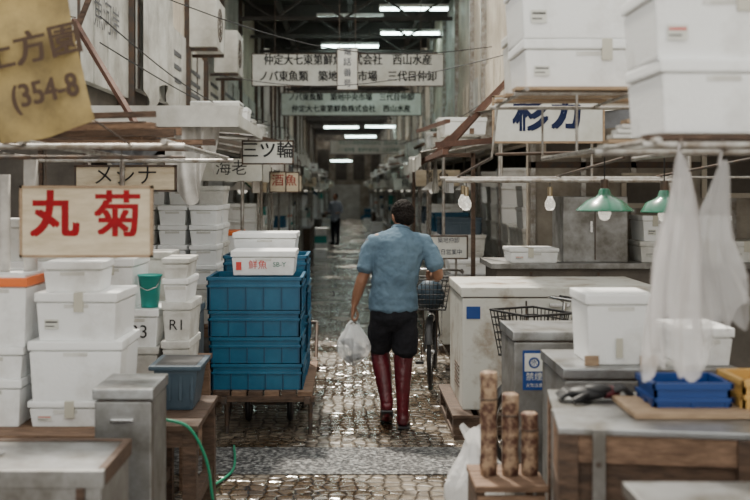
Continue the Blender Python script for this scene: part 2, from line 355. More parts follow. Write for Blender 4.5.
for k in range(4):
    dx=R.uniform(-.016,.012); e=.02 if k==3 else 0
    crate(b,-1.03+dx-e,-.345+dx,7.3-e*.5,7.86,zs[k],zs[k+1]-.006,blue)
zs=[.32,.56,.80,1.04,1.27]
for k in range(4):
    dx=R.uniform(-.01,.01); crate(b,-1.0+dx,-.33+dx,7.88,8.45,zs[k],zs[k+1]-.006,blue)
b.done()
fbox(-.88,-.40,7.36,7.78,1.15,1.33,lid=True,taped=False,rot=0)
fbox(-.93,-.42,7.92,8.35,1.265,1.44,taped=False)
b=B('printed_label'); 
b.text('鮮魚',.07,(-.68,7.364,1.225),redp); b.text('SB-Y',.05,(-.52,7.364,1.23),greenp); b.box(-.84,-.80,7.3665,7.3675,1.19,1.25,redp); b.done()
b=B('wooden_handcart')
for i in range(6): b.box(-.98+i*.12,-.875+i*.12,7.25,8.55,.285,.318,wood if i%2 else woodd,bev=.003)
for x in(-.93,-.33): b.box(x,x+.04,7.2,8.95,.235,.285,iron,bev=.004)
for y in(7.24,8.45): b.box(-.98,-.26,y,y+.04,.245,.285,woodd)
for x in(-.90,-.29):
    b.cyl((x,7.29,.25),(x,7.31,0),.016,iron); b.cyl((x,7.33,.03),(x,7.72,.24),.010,iron)
for x in(-.78,-.46):
    b.ring((x,7.72,.13),(1,0,0),.108,.022,rubber,n=32,seg=8); b.cyl((x-.012,7.72,.13),(x+.012,7.72,.13),.09,iron,seg=24); b.cyl((x-.02,7.72,.13),(x+.02,7.72,.13),.02,chrome)
    b.box(x-.03,x-.018,7.69,7.75,.13,.24,iron); b.box(x+.018,x+.03,7.69,7.75,.13,.24,iron)
for x in(-.85,-.40):
    b.ring((x,8.45,.13),(1,0,0),.108,.022,rubber,n=32,seg=8); b.cyl((x-.012,8.45,.13),(x+.012,8.45,.13),.09,iron,seg=24); b.box(x-.015,x+.015,8.42,8.48,.13,.24,iron)
b.cyl((-.80,7.72,.13),(-.44,7.72,.13),.010,iron); b.cyl((-.85,8.45,.13),(-.40,8.45,.13),.010,iron)
b.tube([(-.905,8.95,.25),(-.905,9.3,.55),(-.305,9.3,.55),(-.305,8.95,.25)],.016,iron)
b.done()
# ---------------------------------------------------------------- bicycles
def bicycle(loc,heading,bag=False,sc=1):
    b=B('bicycle'); b.T=Matrix.Translation(loc)@Matrix.Rotation(heading,4,'Z')@Matrix.Scale(sc,4)
    r=.31
    for x in(0,1.08):
        b.ring((x,0,r+.001),(0,1,0),r-.02,.02,rubber,n=40,seg=8); b.ring((x,0,r),(0,1,0),r-.045,.009,chrome,n=40,seg=6)
        b.cyl((x,-.04,r),(x,.04,r),.018,chrome)
        for i in range(18):
            a=2*math.pi*i/18; b.cyl((x,.03*(1 if i%2 else -1),r),(x+math.cos(a)*(r-.04),0,r+math.sin(a)*(r-.04)),.0015,chrome,seg=4,cap=False)
        V=[];F=[]
        for i in range(13):
            a=math.radians(20+i*12); 
            for yy,rr in((-.03,r+.008),(0,r+.022),(.03,r+.008)): V.append((x+math.cos(a)*rr,yy,r+math.sin(a)*rr))
        for i in range(12):
            for j in range(2): F.append((i*3+j,i*3+j+1,i*3+j+4,i*3+j+3))
        b.add(V,F,bikebk,True)
    bb=(.42,0,.27); seat=(.27,0,.72); head=(.86,0,.78); hl=(.90,0,.62)
    for p,q,rr in((bb,seat,.016),(bb,hl,.018),((.3,0,.6),head,.015),(head,hl,.02)): b.cyl(p,q,rr,bikebk)
    for y in(-.05,.05):
        b.cyl((0,y,r),(.42,y*.5,.27),.009,bikebk); b.cyl((0,y,r),(.28,y*.3,.68),.008,bikebk); b.cyl((1.08,y,r),(.91,y*.7,.6),.011,bikebk)
        b.cyl((0,y*1.4,r),(-.1,y*1.4,.66),.005,chrome,seg=6)
    b.cyl(seat,(.25,0,.8),.012,chrome)
    b.lathe([(0,0),(.07,.0),(.10,.03),(.085,.07),(0,.08)],(.22,0,.78),rubber,sx=1.3,sy=.85)
    b.cyl(head,(.83,0,1.02),.013,chrome)
    b.tube(cr([(.55,-.29,1.0),(.70,-.27,1.02),(.84,-.12,1.04),(.84,.12,1.04),(.70,.27,1.02),(.55,.29,1.0)],5),.011,chrome)
    for y in(-.285,.285): b.cyl((.52,y,.995),(.64,y*.98,1.015),.017,rubber); b.cyl((.70,y*.9,1.02),(.60,y*1.02,.98),.005,chrome,seg=6)
    x0,x1,w0,w1,z0,z1=.95,1.22,.14,.19,.71,.98
    for k in range(7):
        t=k/6; z=z0+(z1-z0)*t; w=w0+(w1-w0)*t; e=.03*t; rr=.008 if k in(0,6) else .004
        b.tube([(x0-e,-w,z),(x1+e,-w,z),(x1+e,w,z),(x0-e,w,z)],rr,bikebk,seg=5,closed=True)
    for i in range(11):
        u=-1+2*i/10
        for xa,e in((x0,-.03),(x1,.03)): b.cyl((xa,u*w0,z0),(xa+e,u*w1,z1),.0036,bikebk,seg=4,cap=False)
        b.cyl((x0,u*w0,z0),(x1,u*w0,z0),.0036,bikebk,seg=4,cap=False)
    for i in range(8):
        x=x0+(x1-x0)*i/7; xe=x0-.03+(x1-x0+.06)*i/7
        for sg in(-1,1): b.cyl((x,sg*w0,z0),(xe,sg*w1,z1),.0036,bikebk,seg=4,cap=False)
    for y in(-.06,.06): b.cyl((1.08,y,r),(1.1,y,z0),.005,iron,seg=6)
    b.beam((-.2,0,.68),(.22,0,.70),.12,.012,chrome)
    b.cyl((.9,0,.62),(.97,0,.60),.03,chrome,.04); b.cyl((.42,-.09,.27),(.42,.09,.27),.012,chrome)
    b.ring((.42,.05,.27),(0,1,0),.085,.006,chrome); b.beam((.42,-.11,.27),(.42,-.11,.11),.015,.01,iron); b.box(.37,.47,-.17,-.09,.09,.115,rubber)
    b.cyl((.02,.06,r-.05),(-.05,.18,.005),.008,chrome)
    if bag: b.lathe([(0,.0),(.1,.0),(.125,.1),(.10,.2),(.05,.25),(0,.26)],(1.08,0,.72),slate,seg=14,jit=.12)
    return b.done()
bicycle((.86,10.15,0),math.radians(-90-7),True)
bicycle((2.14,6.78,0),math.radians(207),sc=1.04)
# ---------------------------------------------------------------- right side
b=B('shipping_pallet')
for y in(7.15,7.65,8.15): b.box(.74,2.3,y,y+.09,.03,.15,woodd)
for i in range(8): b.box(.73+i*.2,.88+i*.2,7.12,8.27,.15,.175,woodd,bev=.003); 
for i in range(4): b.box(.74+i*.5,.84+i*.5,7.12,8.27,0,.03,woodd)
b.done()
b=B('chest_freezer')
b.box(.82,2.25,7.3,8.2,.175,.99,enamel,bev=.012); b.box(.81,2.26,7.29,8.21,.998,1.07,enamel,bev=.012); b.box(.83,2.24,7.31,8.19,.985,1.0,iron)
for x in(1.28,1.75): b.box(x,x+.012,7.294,7.301,.2,.97,iron)
b.box(.85,.95,7.292,7.30,.84,.93,royal); b.box(1.0,1.2,7.29,7.30,.28,.3,iron)
for i in range(6): b.box(.815,.822,7.5,7.8,.3+i*.03,.31+i*.03,iron)
b.box(1.45,1.6,7.26,7.29,.93,.955,chrome,bev=.004)
b.done()
b=cabinet('stainless_steel_cabinet',.87,1.30,5.3,5.75,1.03)
b.box(.915,1.035,5.296,5.299,.72,.93,royal); b.box(.925,1.025,5.294,5.297,.82,.915,signw); b.ring((.975,5.293,.865),(0,1,0),.025,.005,royal); b.text('氷',.04,(.975,5.2925,.865),royal); b.text('禁煙',.045,(.975,5.2935,.79),signw); b.text('火気注意',.022,(.975,5.2935,.745),signw); b.done()
b=cabinet('stainless_steel_cabinet',.97,1.75,4.52,5.05,.975); b.done()
b=B('styrofoam_box'); foam_geo(b,1.08,1.41,4.58,4.93,.976,1.30)
b.box(1.076,1.14,4.578,4.59,.976,1.02,woodl); b.box(1.33,1.412,4.578,4.59,.976,1.02,woodl); b.box(1.22,1.25,4.58,4.586,1.01,1.1,tape); b.done()
fbox(1.5,1.75,4.55,4.9,.976,1.15)
b=B('wooden_work_table'); b.T=Matrix.Translation((.75,3.60,0))@Matrix.Rotation(math.radians(-8),4,'Z')
b.box(0,1.35,0,.70,.90,.925,steeltop,bev=.005)
b.box(.01,1.34,.01,.69,.80,.90,wood)
for i in range(5): b.box(.02,1.33,.03,.05,.03+i*.155,.175+i*.155,wood if i%2 else woodd,bev=.004)
for i in range(5): b.box(.015,.035,.05,.67,.03+i*.155,.175+i*.155,woodd if i%2 else wood,bev=.004)
for x in(0,.62,1.27): b.box(x,x+.07,-.005,.06,0,.90,woodd,bev=.004)
for x in(0,1.27): b.box(x,x+.07,.62,.69,0,.90,wood)
b.box(.12,.165,-.014,-.004,.2,.925,steel,bev=.002); 
for z in(.45,.8): b.cyl((.14,-.018,z),(.14,-.01,z),.01,iron)
b.box(-.006,0,.3,.33,.4,.92,steel)
b.done()
b=B('cutting_board'); b.box(1.06,1.9,3.72,4.05,.927,.95,woodl,bev=.004); b.done()
b=B('blue_plastic_tray'); crate(b,1.15,1.46,3.8,4.04,.951,1.045,royal); b.done()
b=B('orange_plastic_tray'); crate(b,1.48,1.8,3.78,4.04,.951,1.06,yellow); b.done()
def blob(b,c,r,m,sc=(1,1,1),n=10):
    V=[];F=[]; c=Vector(c)
    for j in range(n+1):
        t=math.pi*j/n
        for i in range(2*n):
            a=math.pi*i/n; V.append(c+Vector((math.sin(t)*math.cos(a)*r*sc[0],math.sin(t)*math.sin(a)*r*sc[1],math.cos(t)*r*sc[2])))
    for j in range(n):
        for i in range(2*n): F.append((j*2*n+i,j*2*n+(i+1)%(2*n),(j+1)*2*n+(i+1)%(2*n),(j+1)*2*n+i))
    b.add(V,F,m,True)
b=B('rubber_gloves')
b.T=Matrix.Translation((.98,4.06,.926))
blob(b,(-.02,0,.03),.07,rubber,(1.2,.7,.42)); blob(b,(.07,.02,.03),.045,bootm,(1.2,.8,.6)); blob(b,(.02,-.01,.05),.04,rubber,(1.5,.9,.5))
for i in range(4): b.tube(cr([(-.05,-.03+i*.022,.03),(-.1,-.035+i*.024,.035),(-.135,-.04+i*.026,.014)],4),.011,rubber)
b.tube(cr([(-.02,-.03,.03),(-.05,-.07,.03),(-.09,-.08,.014)],4),.012,rubber)
for i in range(4): b.tube(cr([(.09,-.01+i*.02,.04),(.13,-.02+i*.02,.05),(.165,-.02+i*.024,.014)],4),.011,rubber)
b.done()
b=B('steel_topped_chest'); b.box(.84,1.7,2.6,3.0,0,.86,woodd,bev=.01); b.box(.82,1.72,2.58,3.02,.86,.90,steeltop,bev=.008)
for x in(.85,1.2,1.5): b.box(x,x+.05,2.588,2.6,.05,.86,wood)
b.done()
b=B('wooden_crate')
for i in range(3): b.box(.50,.79,3.98+i*.11,4.085+i*.11,.575,.60,wood,bev=.003)
for i in range(4): 
    b.box(.51,.78,3.985,4.0,.05+i*.13,.17+i*.13,wood,bev=.003); b.box(.505,.52,4.0,4.29,.05+i*.13,.17+i*.13,woodd)
for x in(.51,.75):
    for y in(4.0,4.26): b.box(x,x+.03,y,y+.03,0,.575,woodd)
b.done()
for x,z in((.595,1.02),(.685,.93),(.765,.85)):
    b=B('wooden_post'); h=z-.60; x-=.02
    b.lathe([(0,0),(.034,0),(.037,h*.1),(.034,h*.3),(.036,h*.6),(.035,h*.9),(.036,h),(.03,h+.006),(0,h+.006)],(x,4.15,.60),bamboo,seg=14,jit=.06)
    b.ring((x,4.15,.60+h*.75),(0,0,1),.035,.004,iron); b.done()
b=B('white_sack')
def f(u,v):
    a=2*math.pi*u; prof=[0,.11,.135,.13,.125,.14,.135,.10,.06,.035,.06]
    t=v*(len(prof)-1); i=min(int(t),len(prof)-2); r=prof[i]*(1-(t-i))+prof[i+1]*(t-i)
    k=1+.08*math.sin(5*a+v*5)+.06*math.sin(9*a-v*7)
    return Vector((.61+math.cos(a)*r*k,4.95+math.sin(a)*r*k,.002+max(0,(v-.08))/.92*.60+.02*math.sin(3*a)*v))
b.sheet(f,48,30,sackm); b.done()
# right shelving
b=B('overhead_shelf_frame')
SZ=2.215
for y in(4.5,5.3): b.cyl((.74,y,SZ),(2.3,y,SZ),.010,pipe)
for x in(.78,1.3,1.8): b.cyl((x,4.4,SZ+.01),(x,5.4,SZ+.01),.010,pipe)
b.cyl((2.2,4.5,0),(2.2,4.5,2.9),.02,pipe); b.cyl((2.2,5.3,0),(2.2,5.3,2.9),.02,pipe); b.cyl((2.2,3.3,0),(2.2,3.3,2.9),.02,pipe)
for y in(3.35,4.0): b.cyl((.98,y,1.93),(2.25,y,1.93),.012,pipe)
for x in(1.02,1.5,2.2): b.cyl((x,3.3,1.945),(x,5.3,1.945),.010,pipe)
for y in(4.45,4.75,5.05): b.box(.74,2.0,y,y+.12,SZ+.012,SZ+.026,woodl)
for x,y in((1.02,4.5),(1.02,5.3)): b.cyl((x,y,1.94),(x,y,SZ),.006,pipe)
for i in range(5): b.beam((1.0+i*.05,3.4+i*.1,1.96),(2.3,3.45+i*.12,1.96),.06,.016,woodd)
b.cyl((.62,6.5,1.84),(2.2,6.5,1.84),.014,pipe); b.cyl((.9,6.2,2.0),(2.3,6.2,2.03),.010,woodd); b.cyl((.62,6.9,1.86),(2.2,6.9,1.86),.012,pipe)
for x in(.75,1.45,2.15): b.cyl((x,5.3,1.95),(x,7.0,1.875),.008,iron); 
b.cyl((2.2,6.5,0),(2.2,6.5,2.0),.018,pipe); b.cyl((.75,5.3,1.95),(.78,5.3,SZ),.006,pipe)
b.beam((.66,6.5,1.8),(.66,6.9,1.8),.03,.08,steel)
b.done()
q=SZ+.027
fbox(.78,1.38,4.5,4.95,q,q+.22,taped=True,rot=0); fbox(.76,1.37,4.48,4.95,q+.22,q+.50,taped=True)
fbox(1.42,1.9,4.5,4.95,q,q+.27,m=foam2); fbox(.80,1.3,5.0,5.3,q,q+.33,m=foam2); fbox(.78,1.36,4.5,4.95,q+.50,q+.75)
fbox(1.06,1.50,3.42,3.85,1.975,2.23,m=foam,taped=False); fbox(1.04,1.50,3.42,3.85,2.23,2.49,taped=True); fbox(1.52,1.95,3.42,3.85,1.975,2.3)
b=B('blue_plastic_tray'); crate(b,1.5,1.75,4.05,4.3,1.96,2.1,royal); b.done()
b=B('folded_packaging_bundle')
for i in range(6): b.box(1.1+i*.02,1.6+R.uniform(-.05,.1),4.33,4.44,1.96+i*.022,1.978+i*.022,R.choice([cloth,foam2,woodl,tarp]),bev=.003)
b.done()
def hbag(x,y,zt,zb,w,ph):
    b=B('hanging_plastic_bag')
    def f(u,v):
        a=2*math.pi*u; s=.10+.55*min(1,v*2.2)**.7+.40*max(0,v-.2)
        k=1+.20*math.sin(5*a+v*4+ph)*(.4+v)+.10*math.sin(11*a+ph*2-v*3)+.05*math.sin(23*a)
        e=(.09*math.sin(a+ph)+.05*math.sin(3*a+1+ph)+.02*math.sin(9*a))*v**2
        return Vector((x+math.cos(a)*w/2*s*k+.02*math.sin(v*5+ph)-.01,y+math.sin(a)*w*.28*s*k+.02*math.sin(v*4),zt+(zb-zt)*v+e))
    b.sheet(f,72,28,bagm2 if ph<1 else bagm3); b.tube([(x-.01,y,zt-.02),(x,y,1.93)],.006,bagm2,seg=6); b.ring((x,y,1.93),(1,0,0),.018,.003,iron); return b.done()
hbag(1.10,3.33,1.90,1.26,.17,.4); hbag(1.25,3.36,1.88,1.33,.16,2.1)
# lamps
def lamp(x,y,z,zt,r=.14):
    b=B('green_enamel_pendant_lamp')
    b.lathe([(.02,.12),(.03,.11),(.035,.085),(.05,.072),(.10,.05),(r,.0),(r+.004,-.006),(r,-.004)],(x,y,z),greenen,seg=32)
    b.lathe([(.03,.08),(.09,.048),(r-.004,.0)],(x,y,z-.003),whiteen,seg=32)
    b.cyl((x,y,z+.11),(x,y,z+.17),.022,iron); b.cyl((x,y,z+.17),(x,y,zt),.004,black,seg=6)
    b.lathe([(0,-.06),(.025,-.05),(.035,-.02),(.03,.02),(.014,.05),(.014,.08)],(x,y,z),bulb,seg=16); return b.done()
lamp(1.40,5.5,1.67,1.96,.155); lamp(1.76,5.6,1.66,1.96,.13)
def bulbl(x,y,z,zt):
    b=B('hanging_light_bulb'); b.lathe([(0,-.045),(.022,-.04),(.034,-.015),(.033,.01),(.018,.04),(.014,.055)],(x,y,z),bulb,seg=16)
    b.cyl((x,y,z+.05),(x,y,z+.11),.017,brass); b.cyl((x,y,z+.1),(x,y,zt),.003,black,seg=6); b.done()
bulbl(.755,6.5,1.69,1.84); bulbl(1.30,6.5,1.69,1.84); bulbl(.78,6.9,1.70,1.86)
def sign(name,x0,x1,y,z0,z1,txt,size,tm,bm=signw,frame=iron,wires=None,sx=1,lines=None,bold=0):
    b=B(name); b.box(x0,x1,y,y+.02,z0,z1,bm,bev=.003)
    t=.012
    for a in((x0-.003,x1+.003,z0-.003,z0+t),(x0-.003,x1+.003,z1-t,z1+.003)): b.box(a[0],a[1],y-.004,y+.024,a[2],a[3],frame)
    for a in((x0-.003,x0+t),(x1-t,x1+.003)): b.box(a[0],a[1],y-.004,y+.024,z0,z1,frame)
    if lines:
        n=len(lines)
        for i,l in enumerate(lines): b.text(l,size,((x0+x1)/2,y-.005,z1-(z1-z0)*(i+.42)/n),tm,sx=sx,bold=bold)
    else: b.text(txt,size,((x0+x1)/2,y-.005,(z0+z1)/2+size*.08),tm,sx=sx,bold=bold)
    if wires:
        for x in(x0+(x1-x0)*.12,x1-(x1-x0)*.12): b.cyl((x,y+.01,z1),(x,y+.01,wires),.006,iron,seg=6)
    return b.done()
sign('blue_kanji_signboard',1.0,1.78,7.0,2.11,2.44,'杉カ',.25,navy,bold=.012,frame=woodl)
b=B('sign_support_bracket'); b.cyl((1.05,7.03,1.86),(1.05,7.03,2.44),.01,pipe); b.cyl((1.7,7.03,1.86),(1.7,7.03,2.44),.01,pipe); b.cyl((.7,7.03,1.86),(2.25,7.03,1.86),.013,pipe); b.cyl((2.25,7.03,0),(2.25,7.03,1.9),.018,pipe); b.done()
# right back area
b=B('back_counter'); b.box(1.3,4.2,8.9,9.6,0,1.08,dark,bev=.01); b.box(1.25,4.25,8.85,9.65,1.08,1.13,steel,bev=.006)
for x in(1.6,2.2,2.8): b.box(x,x+.02,8.885,8.9,.1,1.05,iron)
b.done()
b=B('steel_locker'); b.box(1.92,2.5,9.0,9.5,1.13,1.72,steel,bev=.008); b.box(2.2,2.21,8.992,9.0,1.15,1.7,iron); b.box(2.16,2.18,8.985,9.0,1.4,1.5,chrome); b.done()
for i in range(3): fbox(2.6+i*.4,2.96+i*.4,8.95,9.4,1.131,1.32,m=foam2)
for i in range(2): fbox(2.62+i*.42,3.0+i*.42,8.95,9.4,1.321,1.55)
fbox(1.42,1.86,8.9,9.3,1.131,1.26)
b=B('canvas_stall_canopy')
def f(u,v): return Vector((1.15+3.2*u,7.9+2.0*v,2.42+.12*v-.05*math.sin(u*math.pi*3)**2))
b.sheet(f,40,10,tarp)
def f(u,v): return Vector((1.15+3.2*u,7.9+.02*math.sin(u*50),2.42-.05*math.sin(u*math.pi*3)**2-.14*v))
b.sheet(f,60,3,tarpd)
for x in(1.2,4.3):
    b.cyl((x,7.95,0) if x>2 else (x,7.95,1.86),(x,7.95,2.42),.014,pipe); b.cyl((x,7.95,2.42),(x,9.9,2.52),.012,pipe)
b.cyl((1.2,7.95,1.88),(4.3,7.95,1.88),.012,pipe)
b.done()
# ---------------------------------------------------------------- shell
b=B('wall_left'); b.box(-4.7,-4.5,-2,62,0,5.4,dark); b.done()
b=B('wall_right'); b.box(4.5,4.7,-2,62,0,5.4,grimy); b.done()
b=B('wall_back'); b.box(-4.7,4.7,62,62.2,0,5.4,grimy); 
for i in range(8): b.box(-4.2+i*1.1,-3.5+i*1.1,61.97,62,2.4,4.3,dark)
b.box(-1.2,.6,61.95,62,0,2.1,panel)
b.done()
b=B('wall_partition_left'); b.box(-4.5,-2.35,9.0,9.1,0,5.3,dark); 
for i in range(6): b.box(-4.4+i*.4,-4.36+i*.4,8.97,9.0,0,5.3,woodd)
b.done()
b=B('wall_partition_right'); b.box(1.78,4.5,10,10.1,0,5.3,grimy)
for i in range(6): b.box(1.8+i*.5,1.85+i*.5,9.96,10,0,5.3,pipe)
b.box(1.78,4.5,9.96,10,2.0,2.06,iron)
for x0,x1,z0,z1 in((1.9,2.5,2.1,2.4),(2.7,3.4,1.6,1.95),(3.5,4.1,1.7,2.2)): b.box(x0,x1,9.94,9.96,z0,z1,panelb); b.box(x0+.05,x1-.05,9.93,9.94,z0+.05,z1-.05,dark)
b.done()
b=B('ceiling')
b.box(-4.7,-1.95,15,62,5.3,5.4,roofm); b.box(1.8,4.7,15,62,5.3,5.4,roofm)
b.box(-1.95,1.8,15,23,5.3,5.4,roofm)
y=24.0
while y<61: b.box(-1.95,1.8,y,min(y+2.0,62),5.3,5.4,roofm); y+=2.9
for i in range(23):
    y=15+i*2; b.box(-4.6,4.6,y,y+.1,5.05,5.3,roofm)
    b.beam((-1.9,y+.05,4.7),(1.75,y+.05,4.7),.06,.06,roofm)
    for k in range(6): b.beam((-1.9+k*.6,y+.05,4.7 if k%2 else 5.1),(-1.3+k*.6,y+.05,5.1 if k%2 else 4.7),.04,.04,roofm)
for x in(-1.3,0,1.3): b.box(x-.04,x+.04,15,62,5.1,5.2,roofm)
b.done()
b=B('facade_left')
y=7.5
while y<56:
    L_=R.uniform(1.4,2.8); zt=5.3; zb=2.7+R.uniform(-.15,.2); x=-1.95-R.uniform(0,.12)
    m=R.choice([panel,panel,tarp,signw,panelb])
    b.box(x-.08,x,y,y+L_,zb,3.6,m,bev=.01); b.box(x-.1,x-.02,y,y+L_,3.62,zt,R.choice([panel,tarp,panel,panelb]))
    for k in range(int(L_/.45)): b.box(x-.005,x+.012,y+k*.45,y+k*.45+.03,zb,3.6,iron if k%3==0 else m)
    if y<9: b.text('魚河岸',.30,(x+.014,y+L_/2,3.2),tarpd,rot=(math.pi/2,0,math.pi/2))
    elif y<20: 
        for q_ in range(3): b.box(x,x+.013,y+.3,y+L_-.4,3.0+q_*.15,3.05+q_*.15,tarpd)
    b.box(x-.1,x+.05,y+L_,y+L_+.06,2.5,zt,iron); y+=L_+.08
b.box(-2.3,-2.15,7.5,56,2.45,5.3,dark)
b.done()
b=B('facade_right'); y=10.2
while y<56:
    L_=R.uniform(1.6,3.0); zt=5.3; zb=2.5+R.uniform(-.1,.3); x=1.72+R.uniform(0,.15)
    b.box(x,x+.08,y,y+L_,zb,3.4,R.choice([panelb,panelb,panel,tarp]),bev=.01); b.box(x+.02,x+.1,y,y+L_,3.42,zt,R.choice([panelb,panel,panelb]))
    for k in range(int(L_/.5)): b.box(x-.012,x+.005,y+k*.5,y+k*.5+.03,zb,3.4,panelb)
    b.box(x-.05,x+.1,y+L_,y+L_+.06,2.4,zt,pipe); y+=L_+.08
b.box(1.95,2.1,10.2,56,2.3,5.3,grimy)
b.done()
for i,(y,z) in enumerate(((12.0,3.5),(14.2,3.45))):
    b=B('air_conditioner_unit'); b.box(-1.93,-1.6,y,y+.8,z,z+.6,panel,bev=.01); b.ring((-1.598,y+.3,z+.3),(1,0,0),.2,.008,iron)
    for k in range(6): b.cyl((-1.597,y+.3+.2*math.cos(k*math.pi/6),z+.3+.2*math.sin(k*math.pi/6)),(-1.597,y+.3-.2*math.cos(k*math.pi/6),z+.3-.2*math.sin(k*math.pi/6)),.004,iron,seg=5)
    for yy in(y+.1,y+.7): b.beam((-2.0,yy,z-.02),(-1.6,yy,z-.02),.04,.04,iron)
    b.done()
b=B('hanging_tarpaulin')
def f(u,v): return Vector((-1.9+.03*math.sin(u*20)*v,9.2+1.5*u,3.9-(1.2+.15*math.sin(u*7))*v))
b.sheet(f,40,12,tarp); b.cyl((-1.9,9.1,3.9),(-1.9,10.8,3.9),.015,pipe); b.cyl((-1.98,9.15,3.9),(-1.88,9.15,3.9),.012,pipe); b.done()
b=B('timber_bracing')
for i in range(4):
    y=8.8+i*1.3; b.beam((1.7,y,3.1-.1*i),(.85,y+.6,2.1),.035,.045,redwood)
b.beam((1.68,8.9,2.25),(.8,9.3,2.2),.04,.05,redwood); b.beam((.85,8.9,2.12),(.85,13.6,2.12),.05,.05,redwood)
b.beam((1.2,9.75,0),(1.2,9.75,2.14),.04,.04,woodd); b.beam((1.2,9.75,2.12),(.83,9.75,2.12),.04,.04,woodd); b.beam((.86,13.5,0),(.86,13.5,2.12),.04,.04,woodd)
b.done()
# ---------------------------------------------------------------- stalls down the street
texts=['三ツ輪','大力','山助','鮮魚','海老','まぐろ','丸市','伊藤','蛸','水産','魚辰','貝類']
def stall(side,y0,L_,xin,seed):
    rr=random.Random(seed); b=B('market_stall')
    def bx(a0,a1,*r,**k):
        x0,x1=sorted((side*a0,side*a1)); b.box(x0,x1,*r,**k)
    cm=rr.choice([enamel,steel,dark,woodd,steel])
    bx(xin,xin+.8,y0,y0+L_,.08,.80,cm,bev=.01); bx(xin-.02,xin+.82,y0-.02,y0+L_+.02,.80,.85,steeltop,bev=.005)
    bx(xin+.03,xin+.77,y0+.03,y0+L_-.03,0,.08,iron)
    y=y0+.05
    while y<y0+L_-.45:
        w=rr.uniform(.3,.5); z=.85
        for k in range(rr.choice([1,2,3,3,4])):
            h=rr.choice([.15,.2,.26]); q=rr.uniform(0,.1)
            x0,x1=sorted((side*(xin+.05+q),side*(xin+.55+q)))
            if rr.random()<.86: foam_geo(b,x0,x1,y,y+w,z,z+h,m=rr.choice([foam,foam,foam2]),strip=orange if rr.random()<.05 else None)
            else: crate(b,x0,x1,y,y+w,z,z+h,rr.choice([blue,teal,slate,blue]))
            z+=h+.002
        y+=w+rr.uniform(.03,.3)
    y=y0
    while y<y0+L_-.5:
        z=0
        for k in range(rr.randint(4,8)):
            x0,x1=sorted((side*(xin+1.1),side*(xin+1.65))); foam_geo(b,x0,x1,y,y+.5,z,z+.26,m=rr.choice([foam,foam2,foam2])); z+=.262
        y+=.55
    for yy in(y0+.03,y0+L_-.03):
        b.cyl((side*(xin+.05),yy,.85),(side*(xin+.05),yy,2.2),.018,pipe); b.cyl((side*(xin+1.0),yy,0),(side*(xin+1.0),yy,2.4),.018,pipe)
        b.cyl((side*(xin-.1),yy,2.17),(side*(xin+1.1),yy,2.4),.015,pipe)
    tm=rr.choice([tarp,tarpd,cloth,tarp,signw])
    def f(u,v): return Vector((side*(xin-.2+1.4*u),y0+L_*v,2.2+.24*u+.02*math.sin(v*20+u*3)-.05*math.sin(v*math.pi)))
    b.sheet(f,8,24,tm)
    def f2(u,v): return Vector((side*(xin-.2+.01*math.sin(u*40)),y0+L_*u,2.2-.05*math.sin(u*math.pi)-.15*v))
    b.sheet(f2,40,3,tm)
    for k in range(3):
        x=side*(xin+rr.uniform(0,.7)); z0=2.22+.1*k
        b.beam((x,y0,z0+.12),(x+rr.uniform(-.3,.3),y0+L_,z0+.14),.05,.04,rr.choice([wood,woodd,redwood]))
    for k in range(3):
        yy=y0+rr.uniform(0,L_-.7); zz=2.42; x0,x1=sorted((side*(xin+.1),side*(xin+.6)))
        foam_geo(b,x0,x1,yy,yy+.4,zz,zz+rr.uniform(.15,.3),m=rr.choice([foam,foam2]))
    t=rr.choice(texts); x0,x1=sorted((side*(xin-.15),side*(xin+.45))); zz=rr.uniform(1.78,1.95)
    if side<0 or seed>200:
        b.box(x0,x1,y0-.04,y0-.02,zz,zz+.22,rr.choice([signw,signw,signc]),bev=.003); b.text(t,.16,((x0+x1)/2,y0-.043,zz+.12),rr.choice([black,navy,red,black,black]))
    for k in range(2):
        x=side*(xin+rr.uniform(0,.5)); yy=y0+rr.uniform(.3,L_-.3); zb=1.78
        b.lathe([(.02,.1),(.04,.08),(.13,0)],(x,yy,zb),greenen if rr.random()<.6 else whiteen,seg=20); b.cyl((x,yy,zb+.1),(x,yy,2.3),.004,black,seg=5); b.lathe([(0,-.05),(.03,-.02),(.02,.05)],(x,yy,zb),bulb,seg=10)
    for k in range(2):
        yy=y0+rr.uniform(.2,L_-.5); x=side*(xin+.02)
        def f3(u,v,yy=yy,x=x): return Vector((x+.03*math.sin(u*12)*v,yy+.35*u,2.15-.4*v))
        b.sheet(f3,12,6,rr.choice([cloth,bagm2,signc,tarp]))
    # goods and trolleys spilling into the aisle
    if y0>13 and rr.random()<.7:
        yy=y0+rr.uniform(.2,1.2); x0,x1=sorted((side*(xin-.42),side*(xin-.06))); z=0
        for k in range(rr.randint(1,4)):
            if rr.random()<.6: foam_geo(b,x0,x1,yy,yy+.5,z,z+.22,m=rr.choice([foam,foam2]))
            else: crate(b,x0,x1,yy,yy+.5,z,z+.2,rr.choice([blue,slate,teal]))
            z+=.222
    return b.done()
y=9.9;k=0
while y<54:
    L_=2.2; stall(-1,y,L_,1.02+.08*(k%3),100+k); y+=L_+.4; k+=1
y=11.0;k=0
while y<54:
    L_=2.3; stall(1,y,L_,.98+.07*(k%3),200+k); y+=L_+.4; k+=1
b=B('corrugated_awning')
def f(u,v): return Vector((-2.1+1.25*u,7.6+2.1*v,2.42-.10*u+.012*math.sin(v*90)))
b.sheet(f,4,120,tarp)
b.box(-.87,-.85,7.6,9.7,2.27,2.36,signw); b.box(-2.1,-.85,7.58,7.6,2.26,2.42,panel)
for y_ in(7.65,9.65): b.cyl((-2.1,y_,2.39),(-.86,y_,2.28),.015,pipe); 
for y_ in(7.65,9.65): b.cyl((-2.0,y_,0),(-2.0,y_,2.4),.02,pipe)
b.done()
b=B('hanging_cloth')
